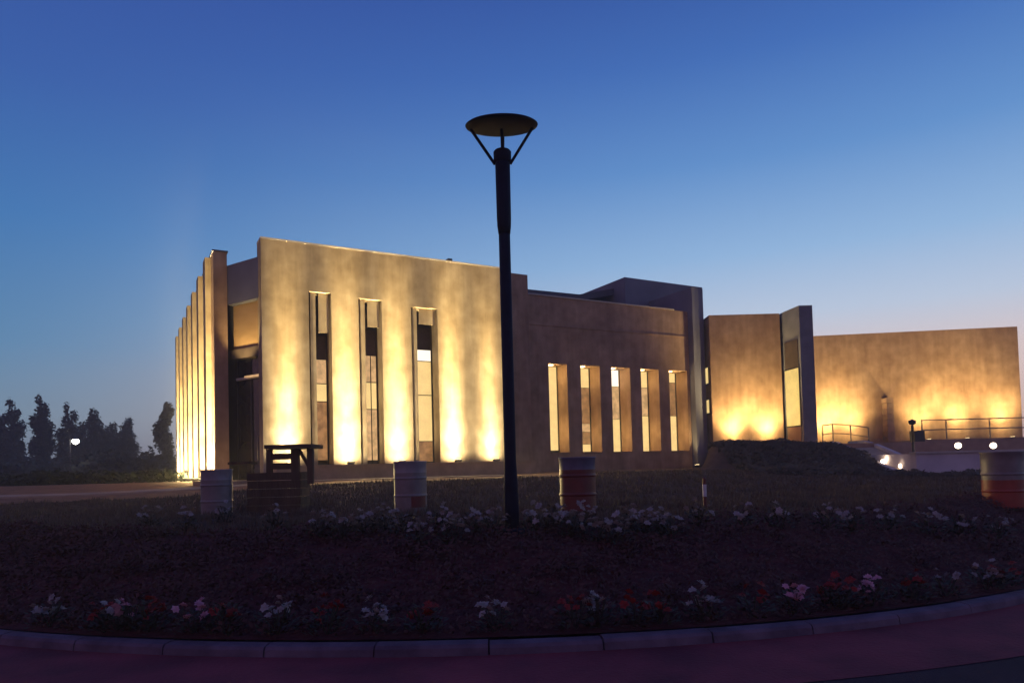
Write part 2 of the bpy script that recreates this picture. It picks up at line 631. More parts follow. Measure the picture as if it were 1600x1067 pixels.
# each slot: jamb pilaster at the left, then stacked panels and panes set back
stack = [   # rows top -> bottom in photo pixels at the slot: (v0, v1, material)
    [(455, 525, 'stone'), (525, 562, 'panel_dark'), (562, 600, 'win_mid'), (600, 628, 'win_hot'), (628, 720, 'win_dim')],
    [(466, 516, 'stone'), (516, 556, 'panel_dark'), (556, 598, 'win_mid'), (598, 640, 'win_hot'), (640, 720, 'win_mid')],
    [(479, 512, 'stone'), (512, 547, 'panel_dark'), (547, 565, 'win_white'), (565, 618, 'win_hot'), (618, 690, 'win_hot'), (690, 722, 'win_dim')],
]
for k, (t0, t1, z0, z1) in enumerate(slots):
    ub = ((485 + 516) / 2, (563 + 595) / 2, (645 + 681) / 2)[k]
    jw = .30
    part('slot_jamb', MB().obox(fpt(t0 + .07, .10, PZ), D * .19, E * .5, DZ * (z1 - PZ - .004)), M['stone'], hall)
    w = part('window', MB().obox(fpt(t0 + jw + .02, .60, PZ), D * .05, E * .08, DZ * (z1 - PZ - .01))
             .obox(fpt(t1 - .06, .60, PZ), D * .05, E * .08, DZ * (z1 - PZ - .01)), M['frame'], hall)
    for (v0, v1, mm) in stack[k]:
        za, zb = tz(ub, v0, .6)[1], tz(ub, v1, .6)[1]
        za, zb = min(za, z1 - .01), max(zb, PZ)
        nm = {'stone': 'head_panel', 'panel_dark': 'spandrel'}.get(mm, 'pane')
        e0 = .14 if nm == 'head_panel' else .63
        part(nm, MB().obox(fpt(t0 + jw + .072, e0, zb + .03), D * (t1 - t0 - jw - .135), E * .02, DZ * (za - zb - .03)), M[mm], w)
        part('transom', MB().obox(fpt(t0 + jw + .072, .60, zb), D * (t1 - t0 - jw - .135), E * .055, DZ * .029), M['frame'], w)
    if k == 1:
      part('mullion', MB().obox(fpt((t0 + jw + t1) / 2, .60, PZ), D * .03, E * .028, DZ * (tz(ub, stack[k][1][1], .6)[1] - PZ)), M['frame'], w)

# plinth / terrace edge in front of the wall
part('plinth', MB().obox(fpt(.25, -1.05, GB - .5), D * (T_END + .35), E * 1.047, DZ * (PZ - GB + .5)), M['plinth'], hall)
part('plinth_coping', MB().obox(fpt(.22, -1.10, PZ + .003), D * (T_END + .41), E * .30, DZ * .05), M['plinth'], hall)

# end pier, set back from the front wall
EP = 1.1
tp0 = T_END + .03
tp1 = tz(826, 500, EP)[0]
zp = tz(826, 430, EP)[1]
part('end_pier', MB().obox(fpt(tp0 - .6, EP, GB - .6), D * (tp1 - tp0 + .6), E * 1.6, DZ * (zp - GB + .6)), M['stone_dull'], hall)

# ------------------------------------------------------------------ left side wall with pilasters
PL = at(337, 740, 25.2)
LB = V((PL.x, PL.y, 0))
L_LEN = 18.4
zl = onplane(340, 393, LB, E).z
part('side_wall', MB().obox(LB + DZ * (GB - .5), D * .46, E * L_LEN, DZ * (zl - GB + .5)), M['stone_dull'], hall)
pil_e = []
for k, u in enumerate((330.5, 318, 305, 293.5, 284)):
    # distance along E where the side wall shows at that column
    d = ray(u, 650)
    n = D
    p = C0 + d * ((LB - C0).dot(n) / d.dot(n))
    e = (p - LB).dot(E)
    pil_e.append(e)
pil_e = [.85, 3.65, 6.45, 9.25, 12.05, 14.85, 17.6]
for e in pil_e:
    part('pilaster', MB().obox(LB + E * e - D * .20 + DZ * (GB - .4), D * .197, E * .8, DZ * (zl - .02 - GB + .4)), M['stone'], hall)
part('side_cap', MB().obox(LB - D * .04 - E * .03 + DZ * (zl + .003), D * .54, E * (L_LEN + .06), DZ * .05), M['roof'], hall)
for e0, e1 in zip(pil_e[:6], pil_e[1:7]):
    em = (e0 + e1) / 2 + .4
    w = part('window', MB().obox(LB + E * (em - .45) - D * .05 + DZ * (GB + .5), D * .045, E * .9, DZ * 6.2), M['frame'], hall)
    part('pane', MB().obox(LB + E * (em - .38) - D * .072 + DZ * (GB + .6), D * .018, E * .76, DZ * 3.6), M['win_mid'], w)

# ------------------------------------------------------------------ chamfered entrance between the side wall and the front wall
q0 = LB + D * .464 + E * .05
q1 = B0 + E * .55 - D * .004
ch = (q1 - q0)
ch.z = 0
CL = ch.length
CD = ch.normalized()
CN = V((-CD.y, CD.x, 0))                               # into the building


def cpt(t, e, z):
    return q0 + CD * t + CN * e + DZ * z


zf1 = onplane(383, 407, q0, CN).z
zf0 = onplane(383, 470, q0, CN).z
zpn = onplane(383, 542, q0, CN).z
zdr = onplane(395, 588, q0, CN).z
part('entrance_fascia', MB().obox(cpt(0, 0, zf0), CD * CL, CN * 1.2, DZ * (zf1 - zf0)), M['tower'], hall)
part('entrance_panel', MB().obox(cpt(0, .25, zpn), CD * CL, CN * .1, DZ * (zf0 - zpn - .004)), M['panel_warm'], hall)
part('entrance_beam', MB().obox(cpt(0, .1, zpn - .35), CD * CL, CN * .5, DZ * .345), M['panel_dark'], hall)
gl = part('entrance_door', MB().obox(cpt(0, .30, GB - .3), CD * .09, CN * .1, DZ * (zpn - .36 - GB + .3))
          .obox(cpt(CL - .09, .30, GB - .3), CD * .09, CN * .1, DZ * (zpn - .36 - GB + .3))
          .obox(cpt(CL / 2 - .04, .30, GB - .3), CD * .08, CN * .1, DZ * (zdr - GB + .3)), M['frame'], hall)
part('pane', MB().obox(cpt(.09, .34, GB - .3), CD * (CL / 2 - .13), CN * .02, DZ * (zpn - .36 - GB + .3)), M['glass_dark'], gl)
part('pane', MB().obox(cpt(CL / 2 + .04, .34, GB - .3), CD * (CL / 2 - .13), CN * .02, DZ * (zpn - .36 - GB + .3)), M['glass_dark'], gl)
part('door_head', MB().obox(cpt(.09, .26, zdr - .02), CD * (CL - .18), CN * .075, DZ * .09), M['cap'], gl)
part('handle', MB().tube(cpt(CL - .5, .27, 2.0), cpt(CL - .5, .27, 2.9), .025), M['rail'], gl)
pl_ = part('porch_lamp', MB().obox(cpt(CL * .45, .10, zdr + .02), CD * (CL * .5), CN * .1, DZ * .06), M['win_mid'], hall)
spot(pl_, cpt(CL * .5, -.75, zdr + .25), cpt(CL * .5, .25, (zpn + zf0) / 2), 270, 80, .6, .1, WARM)  # unseen spot added before the porch to light the panel
point(pl_, cpt(CL * .5, -.5, 2.2), 7, .15, WARM)  # unseen fill added to brighten the door area
solo('doorstep', MB().obox(cpt(-.2, -1.3, GB - .4), CD * (CL + .3), CN * 1.6, DZ * .5), M['plinth'], kind='structure')

# ------------------------------------------------------------------ wing set back to the right
WE = 2.3
t_w0 = tp1 + .004
zw = tz(935, 472, WE)[1]
t_w1 = tz(1078, 600, WE)[0]
wslots = []
for (u0, u1) in ((857, 886), (907, 937), (955, 984), (1001, 1029), (1045, 1073)):
    t0, zt = tz(u0, 574, WE)
    t1 = tz(u1, 574, WE)[0]
    zt = tz((u0 + u1) / 2, 574, WE)[1]
    zb = tz((u0 + u1) / 2, 707, WE)[1]
    wslots.append((t0, t1, zb, zt))
za = sum(s[3] for s in wslots) / 5
zb_ = sum(s[2] for s in wslots) / 5
wslots = [(a, b, zb_, za) for (a, b, _, _) in wslots]
mb = wall_grid(MB(), B0 + E * WE, D, E, (tp1 - .4, t_w1), (GB - .6, zw), wslots, .94)
part('wing_wall', mb, M['stone_dull'], hall)
zj = tz(935, 516, WE)[1]
part('string_course', MB().obox(fpt(tp1 + .6, WE - .035, zj), D * (t_w1 - tp1 - .7), E * .032, DZ * .07), M['stone_dull'], hall)
part('wing_cap', MB().obox(fpt(tp1 + .05, WE - .06, zw + .003), D * (t_w1 - tp1 - 1.0), E * .8, DZ * .05), M['cap'], hall)
wrows = [
    [(573, 704, 'win_hot')],
    [(573, 606, 'win_hot'), (606, 662, 'win_dim'), (662, 675, 'win_mid'), (675, 694, 'win_dim'), (694, 706, 'win_hot')],
    [(573, 604, 'win_white'), (604, 655, 'win_mid'), (655, 706, 'win_hot')],
    [(573, 606, 'win_hot'), (606, 650, 'win_mid'), (650, 706, 'win_hot')],
    [(573, 598, 'win_hot'), (598, 650, 'win_dim'), (650, 706, 'win_hot')],
]
for k, (t0, t1, z0, z1) in enumerate(wslots):
    uu = (864, 913, 961, 1006, 1050)[k]
    w = part('window', MB().obox(fpt(t0 + .006, WE + .84, z0 + .004), D * .045, E * .07, DZ * (z1 - z0 - .01))
             .obox(fpt(t1 - .05, WE + .84, z0 + .004), D * .045, E * .07, DZ * (z1 - z0 - .01)), M['frame'], hall)
    for (v0, v1, mm) in wrows[k]:
        z_a, z_b = min(tz(uu, v0, WE + .84)[1], z1 - .01), max(tz(uu, v1, WE + .84)[1], z0 + .01)
        part('pane', MB().obox(fpt(t0 + .055, WE + .87, z_b + .015), D * (t1 - t0 - .11), E * .02, DZ * (z_a - z_b - .018)), M[mm], w)
        part('transom', MB().obox(fpt(t0 + .055, WE + .845, z_b), D * (t1 - t0 - .11), E * .045, DZ * .014), M['frame'], w)
    part('sill', MB().obox(fpt(t0 + .004, WE - .05, z0 + .003), D * (t1 - t0 - .008), E * .84, DZ * .05), M['stone_dull'], hall)
    # unseen lamp added in the head of each slot to brighten the reveals
    sl = part('added_slot_lamp', MB().obox(fpt(t0 + .2, WE + .2, z1 - .05), D * .2, E * .2, DZ * .045), M['lens'], hall)
    point(sl, fpt(t0 + .25, WE + .35, z1 - .5), 26, .08, WARM)
    point(sl, fpt(t0 + .25, WE + .35, z0 + 1.0), 26, .08, WARM)

# roof planes and the dark block at the end of the wing
z90 = tz(905, 460, WE + 4)[1]
z83 = tz(835, 455, WE + 4)[1]
z97 = tz(985, 443, WE + 4)[1]
ta, tb, tcx = tz(828, 460, WE + 4)[0], tz(905, 460, WE + 4)[0], tz(985, 450, WE + 4)[0]
mb = MB()
for (tA, zA, tB, zB) in ((ta - 1.5, z83 + .05, tb, z90), (tb, z90, tcx + .6, z97)):
    P = [fpt(tA, WE + 4, zA - .35), fpt(tB, WE + 4, zB - .35), fpt(tB, WE + 4, zB), fpt(tA, WE + 4, zA)]
    Q = [p + E * 9 for p in P]
    mb.quad(P[0], P[1], P[2], P[3])
    mb.quad(P[3], P[2], Q[2], Q[3])
    mb.quad(Q[1], Q[0], Q[3], Q[2])
    mb.quad(P[1], P[0], Q[0], Q[1])
part('wing_roof', mb, M['roof'], hall)
UE = WE + 3.0
tu0, zu = tz(976, 433, UE)
tu1 = tz(1099, 500, UE)[0]
part('upper_block', MB().obox(fpt(tu0, UE, zw - 1.0), D * (tu1 - tu0), E * 7.5, DZ * (zu - zw + 1.0)), M['tower'], hall)
FE = WE - .38
tf0, tf1 = tz(1086, 600, FE)[0], tz(1103, 600, FE)[0]
zf = tz(1088, 450, FE)[1]
part('end_fin', MB().obox(fpt(tf0, FE, GB - .8), D * (tf1 - tf0), E * (UE - FE - .004), DZ * (zf - GB + .8)), M['tower'], hall)
# body of the building behind the facades
poly = [LB + D * .47 + E * 1.5, q0 + CN * .5 + CD * .2, q1 + CN * .9 + E * .6 + D * .3, fpt(.5, .95, 0), fpt(tp0 - .7, .95, 0), fpt(tp0 - .7, 2.0, 0),
        fpt(tp0 - .4, WE + 1.1, 0), fpt(t_w1 - .05, WE + 1.1, 0), fpt(t_w1 - .05, WE + 12, 0), LB + D * .47 + E * (L_LEN - .3)]
mb = MB().prism([(p.x, p.y) for p in poly], GB - .5, ZTOP - 1.3)
# keep the body lower than the wing wall
for i in range(len(mb.v)):
    if mb.v[i].z > 5:
        mb.v[i].z = zw - .25
part('body', mb, M['roof'], hall)
mb = MB().prism([(p.x, p.y) for p in (q0 + CN * 1.3 + CD * .05, fpt(.02, .8, 0), fpt(T_END - .02, .8, 0), fpt(T_END - .02, 9, 0), LB + D * .5 + E * 13)], zw - .24, ZTOP - .5)
part('hall_roof', mb, M['roof'], hall)
# bits on the parapet seen against the sky
tq, zq = tz(702, 411, .3)
solo('roof_camera', MB().tube(fpt(tq, .3, ZTOP + .064), fpt(tq, .3, ZTOP + .16), .03).obox(fpt(tq - .09, .2, ZTOP + .12), D * .18, E * .22, DZ * .10), M['dark_metal'],
     'tiny dark box fitting on the parapet of the floodlit front wall', 'camera')

# ------------------------------------------------------------------ floodlights
SLIM = [(40, 150, 1.1), (18, 75, 3.6), (8, 44, 6.0), (5.5, 27, 20.0), (1, 40, 5.0), (1, 30, 12.0), (1.6, 20, 40.0), (2, 14, 50.0), (-112, 80, 6.0)]     # tilt to the wall, cone, relative intensity; last beam added to warm the ground
BROAD = [(40, 150, .5), (22, 120, 1.4), (10, 100, 8.5), (-102, 110, .8)]  # last beam added to throw spill away from the wall


def uplight(name, p, direction, label, group, beams, gain=1.0, aimed=.25):
    """small ground floodlight: base, bracket, head and lens; beams = [(tilt, cone, intensity)]"""
    t = thing(name, label, 'floodlight', p, group)
    part('base', MB().lathe([(.09, p.z), (.09, p.z + .02), (.03, p.z + .03), (.025, p.z + .06)], p.x, p.y, 12), M['dark_metal'], t)
    side = V((-direction.y, direction.x, 0))
    up = (DZ + direction * aimed).normalized()
    fw = side.cross(up)
    c = p + DZ * .06
    h = part('head', MB().obox(c - side * .12 - fw * .07, side * .24, fw * .14, up * .08), M['dark_metal'], t)
    part('lens', MB().obox(c - side * .10 - fw * .05 + up * .082, side * .20, fw * .10, up * .012), M['lens'], h)
    q = c + up * .11
    for (tilt, cone, w) in beams:
        spot(t, q, q + DZ * math.cos(R(tilt)) + direction * math.sin(R(tilt)), w * 260 * gain, cone, col=(1, .83, .48) if beams is SLIM and tilt > 5 else WARM)
    return t


names = ['left of the first tall slot', 'between the first and second tall slots', 'between the second and third tall slots',
         'right of the third tall slot', 'at the right end of the floodlit front wall']
for k, u in enumerate((449, 542, 621, 707, 766)):
    t = tz(u, 700)[0]
    p = fpt(t, -.52, PZ + .003)
    uplight('floodlight', p, E, 'small floodlight on the plinth ' + names[k], 'floodlights along the front wall', SLIM, (.85, 1.15, 1.1, 1.1, .8)[k])
lab2 = ['nearest the entrance', 'second from the entrance', 'third from the entrance', 'fourth from the entrance', 'fifth from the entrance', 'sixth from the entrance', 'farthest from the entrance']
for k, e in enumerate(pil_e):
    p = LB + E * (e - .5) - D * .2 + DZ * (GB + .02)
    uplight('floodlight', p, E, 'small floodlight at the foot of the side wall pilaster ' + lab2[k], 'floodlights along the side wall', SLIM, 1.15)
p = fpt(tf0 - .22, FE - .2, GB + .03)
uplight('floodlight', p, E, 'small added floodlight at the foot of the dark end fin of the wing', None, [(12, 40, 3.0)], .5)  # unseen lamp added to light the strip on the fin

# ------------------------------------------------------------------ annex (frontal block with its fin) and long blank wall
ya = 36.0
a0, a1 = at(1115, 700, ya), at(1226, 700, ya)
zt = at(1170, 491, ya).z
annex = thing('annex_building', 'tan annex block with a projecting fin wall and a tall yellow lit window', 'building', (a0.x, ya, 1.3))
part('block_wall', MB().box(a0.x, a1.x, ya, ya + 9, .9, zt), M['stone_annex'], annex)
for (v0, v1) in ((575, 599), (625, 645)):       # two small panes in the left flank
    p0, p1 = at(1110, v0, 36.6), at(1110, v1, 36.6)
    w = part('window', MB().box(a0.x - .045, a0.x - .003, 36.3, 37.45, p1.z - .06, p0.z + .06), M['frame'], annex)
    part('pane', MB().box(a0.x - .06, a0.x - .047, 36.36, 37.39, p1.z, p0.z), M['win_yellow'], w)
# projecting fin mass; its left flank holds the tall lit window
fy = 34.45
f0, f1, fb = at(1253, 600, fy), at(1274, 600, fy), at(1227, 600, ya - .004)
zfn = at(1263, 477, fy).z
part('fin_wall', MB().prism([(f0.x, fy), (f1.x, fy), (f1.x, ya + 5), (fb.x, ya + 5), (fb.x, ya - .004)], .9, zfn), M['grey_conc'], annex)
fd = V((fb.x - f0.x, ya - .004 - fy, 0))
fl = fd.length
fd.normalize()
fo = V((-fd.y, fd.x, 0))
if fo.x > 0:
    fo = -fo
FB = V((f0.x, fy, 0))
e0, e1 = .20, fl - .10
zw0, zw1 = at(1240, 665, 35.2).z, at(1240, 577, 35.2).z
w = part('window', MB().obox(FB + fd * (e0 - .06) + fo * .003 + DZ * (zw0 - .06), fd * (e1 - e0 + .12), fo * .04, DZ * (zw1 - zw0 + .12)), M['frame'], annex)
part('pane', MB().obox(FB + fd * e0 + fo * .045 + DZ * zw0, fd * (e1 - e0), fo * .012, DZ * (zw1 - zw0)), M['win_yellow'], w)
part('sill_panel', MB().obox(FB + fd * e0 + fo * .003 + DZ * 1.6, fd * (e1 - e0), fo * .03, DZ * (zw0 - .08 - 1.6)), M['plinth'], annex)
part('head_panel', MB().obox(FB + fd * e0 + fo * .003 + DZ * (zw1 + .08), fd * (e1 - e0), fo * .03, DZ * 1.35), M['panel_dark'], annex)

yl = 42.0
w0, w1 = at(1262, 600, yl), at(1594, 600, 40.6)
zl0, zl1 = at(1280, 525, yl).z, at(1592, 510, 40.6).z
blank = thing('long_wall_building', 'long blank tan building lit from below behind the railing', 'building', (w0.x, yl, 1.3))
mb = MB().prism([(w0.x, yl), (w1.x, 40.6), (w1.x + .9, 53), (w0.x + .9, 54)], .9, [zl0, zl1, zl1, zl0])
part('blank_wall', mb, M['stone_annex'], blank)
s0, s1 = at(1380, 622, 41.3), at(1391, 622, 41.3)
for k in range(9):
    zc = s0.z - k * (s0.z - 2.0) / 9
    part('pier_block', MB().box(s0.x + .012 * (k % 2), s1.x - .012 * ((k + 1) % 2), 40.95, 41.75, zc - (s0.z - 2.0) / 9 + .02, zc), M['plinth'], blank)
INY = V((0, 1, 0))
for k, (u, lab) in enumerate(((1152, 'left'), (1207, 'right'))):
    p = at(u, 697, ya - .75)
    p.z = 2.17
    uplight('floodlight', p, INY, 'floodlight at the foot of the annex block wall, %s of its pair' % lab, 'floodlights under the annex', BROAD, .8)
for k, (u, lab, W) in enumerate(((1298, 'nearest the fin wall', 1.5), (1340, 'just left of the pier', 1.1), (1452, 'behind the first bay of the railing', 1.0), (1512, 'behind the middle of the railing', 1.1), (1583, 'at the right end of the wall', 1.1))):
    yw = yl - 1.4 * (u - 1262) / 332
    p = at(u, 690, yw - 1.05)
    p.z = 2.34 if u > 1400 else 2.2
    uplight('floodlight', p, INY, 'floodlight at the foot of the long blank wall, ' + lab, 'floodlights under the long wall', BROAD, W * .8)

# ------------------------------------------------------------------ terraces, ramp and railings on the right
solo('upper_terrace', MB().box(at(1438, 690, 33).x, 60, 33, 40.4, .8, 2.30), M['plinth'], kind='structure')
_x = at(1436, 690, 33).x
solo('annex_terrace', MB().prism([(8.75, 30.5), (_x, 30.5), (_x, 41.8), (11.95, 41.8)], .8, 2.17), M['plinth'], kind='structure')
tx0 = at(1432, 720, 24).x
zt0, zt1 = at(1500, 704, 24).z, at(1500, 737, 24).z
solo('lower_terrace', MB().box(tx0, 50, 24.3, 32.99, .7, zt0 - .06), M['pale'], kind='structure')
rw = thing('retaining_wall', 'pale concrete retaining wall below two round lights', 'wall', (tx0, 24, zt1))
part('wall_face', MB().box(tx0, 50, 24, 24.29, .7, zt0 - .07), M['pale'], rw)
part('coping', MB().box(tx0 - .06, 50, 23.93, 24.34, zt0 - .066, zt0), M['cap'], rw)
part('footing', MB().box(tx0 - .1, at(1531, 737, 23.7).x, 23.6, 23.99, .7, zt1 + .02), M['cap'], rw)
# curving ramp with raised edges
ctr = [(16.8, 36.5, 2.24), (16.0, 33.5, 2.2), (15.1, 30.5, 1.95), (14.5, 28, 1.6), (14.1, 26, 1.25), (13.8, 24.2, .98)]


def spline(P, n=6):
    out = []
    for i in range(len(P) - 1):
        a, b, c, d = P[max(0, i - 1)], P[i], P[i + 1], P[min(len(P) - 1, i + 2)]
        for k in range(n):
            t = k / n
            out.append(V([.5 * ((2 * b[j]) + (-a[j] + c[j]) * t + (2 * a[j] - 5 * b[j] + 4 * c[j] - d[j]) * t * t + (-a[j] + 3 * b[j] - 3 * c[j] + d[j]) * t ** 3) for j in range(3)]))
    return out + [V(P[-1])]


cl = spline(ctr)


def off_line(P, s, dz):
    out = []
    for i, p in enumerate(P):
        t = P[min(len(P) - 1, i + 1)] - P[max(0, i - 1)]
        n = V((t.y, -t.x, 0)).normalized()
        out.append(p + n * s + DZ * dz)
    return out


def rail_strip(P, s0, s1, z0, z1):
    m = MB()
    A, Bq, Cq, Dq = off_line(P, s0, z0), off_line(P, s0, z1), off_line(P, s1, z1), off_line(P, s1, z0)
    m.ribbon(A, Bq)
    m.ribbon(Bq, Cq)
    m.ribbon(Cq, Dq)
    m.quad(A[-1], Dq[-1], Cq[-1], Bq[-1])
    m.quad(A[0], Bq[0], Cq[0], Dq[0])
    return m


solo('ramp', rail_strip(cl, -.55, .55, -.9, .02), M['path'], kind='structure', loc=(0, 0, 0))
solo('ramp_kerb', rail_strip(cl, -.72, -.553, -.9, .14), M['pale'], kind='structure', loc=(0, 0, 0))
solo('ramp_kerb', rail_strip(cl, .553, .72, -.9, .14), M['pale'], kind='structure', loc=(0, 0, 0))


def railing(name, pts, h, label, rails=(1.0, .5), post_r=.03):
    t = thing(name, label, 'railing', pts[0])
    for p in pts:
        part('post', MB().tube(V(p) - DZ * .05, V(p) + DZ * h, post_r), M['rail'], t)
    for f in rails:
        m = MB()
        for a, b in zip(pts, pts[1:]):
            m.tube(V(a) + DZ * h * f, V(b) + DZ * h * f, post_r * .8)
        part('rail', m, M['rail'], t)
    return t


yr = 33.15
railing('railing', [(at(u, 680, yr).x, yr, 2.30) for u in (1441, 1479, 1547, 1604, 1660)], at(1500, 655, yr).z - 2.30, 'long horizontal steel railing on the terrace before the blank wall')
railing('railing', [at(1286, 693, 36.8), at(1302, 691, 36.4), at(1330, 693, 36), at(1358, 697, 35.6)], .95, 'short sloping steel railing beside the fin wall at the head of the ramp')


def path_light(p, r, watts, label, h=.12):
    t = thing('path_light', label, 'light', p, 'round path lights by the ramp and retaining wall')
    part('stem', MB().tube(V(p) - DZ * .03, V(p) + DZ * h, r * .45, seg=10), M['dark_metal'], t)
    prof = [(r * math.sin(math.pi * k / 10) + .002, p[2] + h + r - r * math.cos(math.pi * k / 10)) for k in range(11)]
    g = part('globe', MB().lathe(prof, p[0], p[1], 16), M['globe'], t, smooth=True)
    point(t, V(p) + DZ * (h + r * 2.4) + V((0, -.12, 0)), watts * .3, r)


for (u, v, y, rr, lab) in ((1304, 696, 33.5, .10, 'round light at the top of the ramp beside the fin wall'), (1380, 721, 26.0, .085, 'round light on the outer edge of the ramp bend'),
                           (1408, 728, 25.0, .085, 'round light at the foot of the ramp beside the post'), (1497, 696, 24.15, .10, 'round light on the retaining wall, nearer the ramp'),
                           (1552, 696, 24.15, .10, 'round light on the retaining wall, farther from the ramp')):
    p = at(u, v, y)
    path_light(V((p.x, y, p.z - rr - .12)), rr, 14, lab)

# floodlight mast beside the ramp foot
p = at(1429, 745, 24.6)
mast = thing('light_mast', 'slim dark post with a boxy fitting standing at the foot of the ramp', 'post', (p.x, p.y, .95))
ztop = at(1429, 690, 24.6).z
zhd = at(1429, 655, 24.6).z
part('pole', MB().tube((p.x, p.y, .9), (p.x, p.y, zhd - .2), .045), M['dark_metal'], mast)
part('box', MB().box(p.x - .02, p.x + .34, p.y - .15, p.y + .15, ztop, ztop + .38), M['dark_metal'], mast)
part('head', MB().lathe([(.02, zhd - .2), (.11, zhd - .16), (.13, zhd - .05), (.02, zhd)], p.x, p.y, 12), M['dark_metal'], mast)

# tan sheet before the plinth; its colour imitates warm light on the ground
mb = MB()
fx = [-30 + .8 * k for k in range(42)]
fy_ = [20.4, 20.7, 21, 22, 23, 24, 25, 26.5, 28, 30, 33]
for y in fy_:
    for x in fx:
        mb.v.append(V((x, y + .25 * math.sin(x * .9), hz(x, y + .25 * math.sin(x * .9)) + .022)))
for j in range(len(fy_) - 1):
    for k in range(len(fx) - 1):
        a_ = j * len(fx) + k
        mb.f.append((a_, a_ + 1, a_ + 1 + len(fx), a_ + len(fx)))
solo('ground_light_sheet', mb, M['ground_light_sheet'], kind='structure', loc=(0, 0, 0), smooth=True)

# path strip in front of the building
mb = MB()
za_ = GB + .02
pts = [(at(u, 750, 22.2).x, 22.2 + (u < 200) * .0) for u in (-40, 100, 300, 500, 700, 800)]
Lr, Rr = [], []
for x, y in pts:
    Lr.append((x, y, hz(x, y) + .06))
    Rr.append((x, y + .9, hz(x, y + .9) + .06))
mb.ribbon(Rr, Lr)
mb.ribbon(Lr, [(a[0], a[1], a[2] - .1) for a in Lr])
solo('path', mb, M['path'], kind='structure', loc=(0, 0, 0))

# ------------------------------------------------------------------ street lamp in the flower bed
lp = at(800, 822, 8.95)
lx, ly = lp.x, lp.y
gz = hz(lx, ly)
ROLLFIX = 0.0
lamp = thing('street_lamp', 'tall dark unlit street lamp with a flat disc head standing in the flower bed', 'street lamp', (lx, ly, gz))
ztop = at(779, 183, ly).z
zc = at(783, 236, ly).z          # top of the pole collar
zs = at(784, 352, ly).z          # sleeve end
hw = .465
disc_z0 = at(779, 214, ly).z
dm = at(779, 198, ly).z
part('pole', MB().lathe([(.095, gz - .2), (.092, gz + .5), (.075, gz + .9), (.073, zs)], lx, ly, 20), M['lamp_metal'], lamp, True)
part('base_plate', MB().lathe([(.17, gz - .1), (.17, gz + .03), (.10, gz + .05)], lx, ly, 20), M['lamp_metal'], lamp)
part('sleeve', MB().lathe([(.076, zs - .12), (.088, zs - .02), (.092, zs + .1), (.096, zc - .16)], lx, ly, 20), M['lamp_metal'], lamp, True)
part('collar', MB().lathe([(.096, zc - .158), (.112, zc - .14), (.115, zc - .02), (.10, zc)], lx, ly, 20), M['lamp_metal'], lamp, True)
part('spindle', MB().tube((lx, ly, zc - .02), (lx, ly, dm), .018), M['lamp_metal'], lamp)
disc = part('disc_head', MB().lathe([(.05, -.035), (.32, -.03), (.42, -.012), (hw, .0), (hw + .004, .012), (hw - .02, .028), (.30, .05), (.12, .058), (.01, .06)], 0, 0, 40), M['lamp_metal'], lamp, True)
for v_ in disc.data.vertices:
    v_.co = Matrix.Rotation(R(10), 3, 'X') @ (v_.co + ROOT[lamp.name]) + V((0, 0, dm - gz))
for k in range(3):
    a = R(2 + 120 * k) if k else R(2)
    a = (R(4), R(176), R(270))[k]
    if k == 2:
        a = R(88)
    part('strut', MB().tube((lx + .10 * math.cos(a), ly + .10 * math.sin(a), zc - .17), (lx + .40 * math.cos(a), ly + .40 * math.sin(a), dm - .02 + .40 * math.sin(a) * .176), .020), M['lamp_metal'], lamp)

# ------------------------------------------------------------------ oil drums used as planters/bins
def drum(u, v, depth, label, upper, lower, band, w, patch=False, H=.90):
    p = at(u, v, depth)
    p.z = hz(p.x, p.y) - .02
    t = thing('oil_drum', label, 'drum', p, 'painted oil drums on the lawn')
    r = w / 2

    def ring(z0, z1, r_=r):
        return [(r_, p.z + z0), (r_, p.z + z1)]
    zsplit = .50
    part('lower_body', MB().lathe([(r - .02, p.z), (r, p.z + .01), (r, p.z + .03), (r, p.z + .27), (r, p.z + .285), (r + .014, p.z + .30), (r + .014, p.z + .308), (r, p.z + .325), (r, p.z + .34), (r, p.z + zsplit)], p.x, p.y, 28, False), M[lower], t, True)
    part('upper_body', MB().lathe([(r + .001, p.z + zsplit), (r, p.z + .57), (r, p.z + .585), (r + .014, p.z + .60), (r + .014, p.z + .608), (r, p.z + .625), (r, p.z + .64), (r, p.z + H - .20)], p.x, p.y, 28, False), M[upper], t, True)
    part('band', MB().lathe([(r + .002, p.z + H - .20), (r, p.z + H - .03), (r + .014, p.z + H - .015), (r + .012, p.z + H), (r - .015, p.z + H), (r - .02, p.z + H - .15)], p.x, p.y, 28, False), M[band], t, True)
    if patch:
        m = MB()
        A = [V((p.x + (r + .004) * math.cos(R(q)), p.y + (r + .004) * math.sin(R(q)), 0)) for q in range(-80, -19, 6)]
        m.ribbon([q + DZ * (p.z + .10) for q in A], [q + DZ * (p.z + .29) for q in A])
        part('paint_patch', m, M['drum_red'], t, True)
    part('inside', MB().lathe([(r - .021, p.z + H - .15), (.01, p.z + H - .16)], p.x, p.y, 28, False), M['drum_in'], t)
    return t


drum(339, 786, 13.3, 'faded grey and dark oil drum, leftmost one beside the timber stand', 'drum_white', 'drum_white', 'drum_pale', .56)
drum(642, 792, 12.4, 'grey topped oil drum with a red patch in front of the floodlit wall', 'drum_white', 'drum_white', 'drum_pale', .57, True)
drum(904, 799, 11.4, 'blue banded dark red oil drum just right of the street lamp', 'drum_red', 'drum_red', 'drum_blue', .58)
drum(1569, 791, 12.6, 'pale topped orange red oil drum at the right edge', 'drum_white', 'drum_orange', 'drum_white', .65, H=1.0)

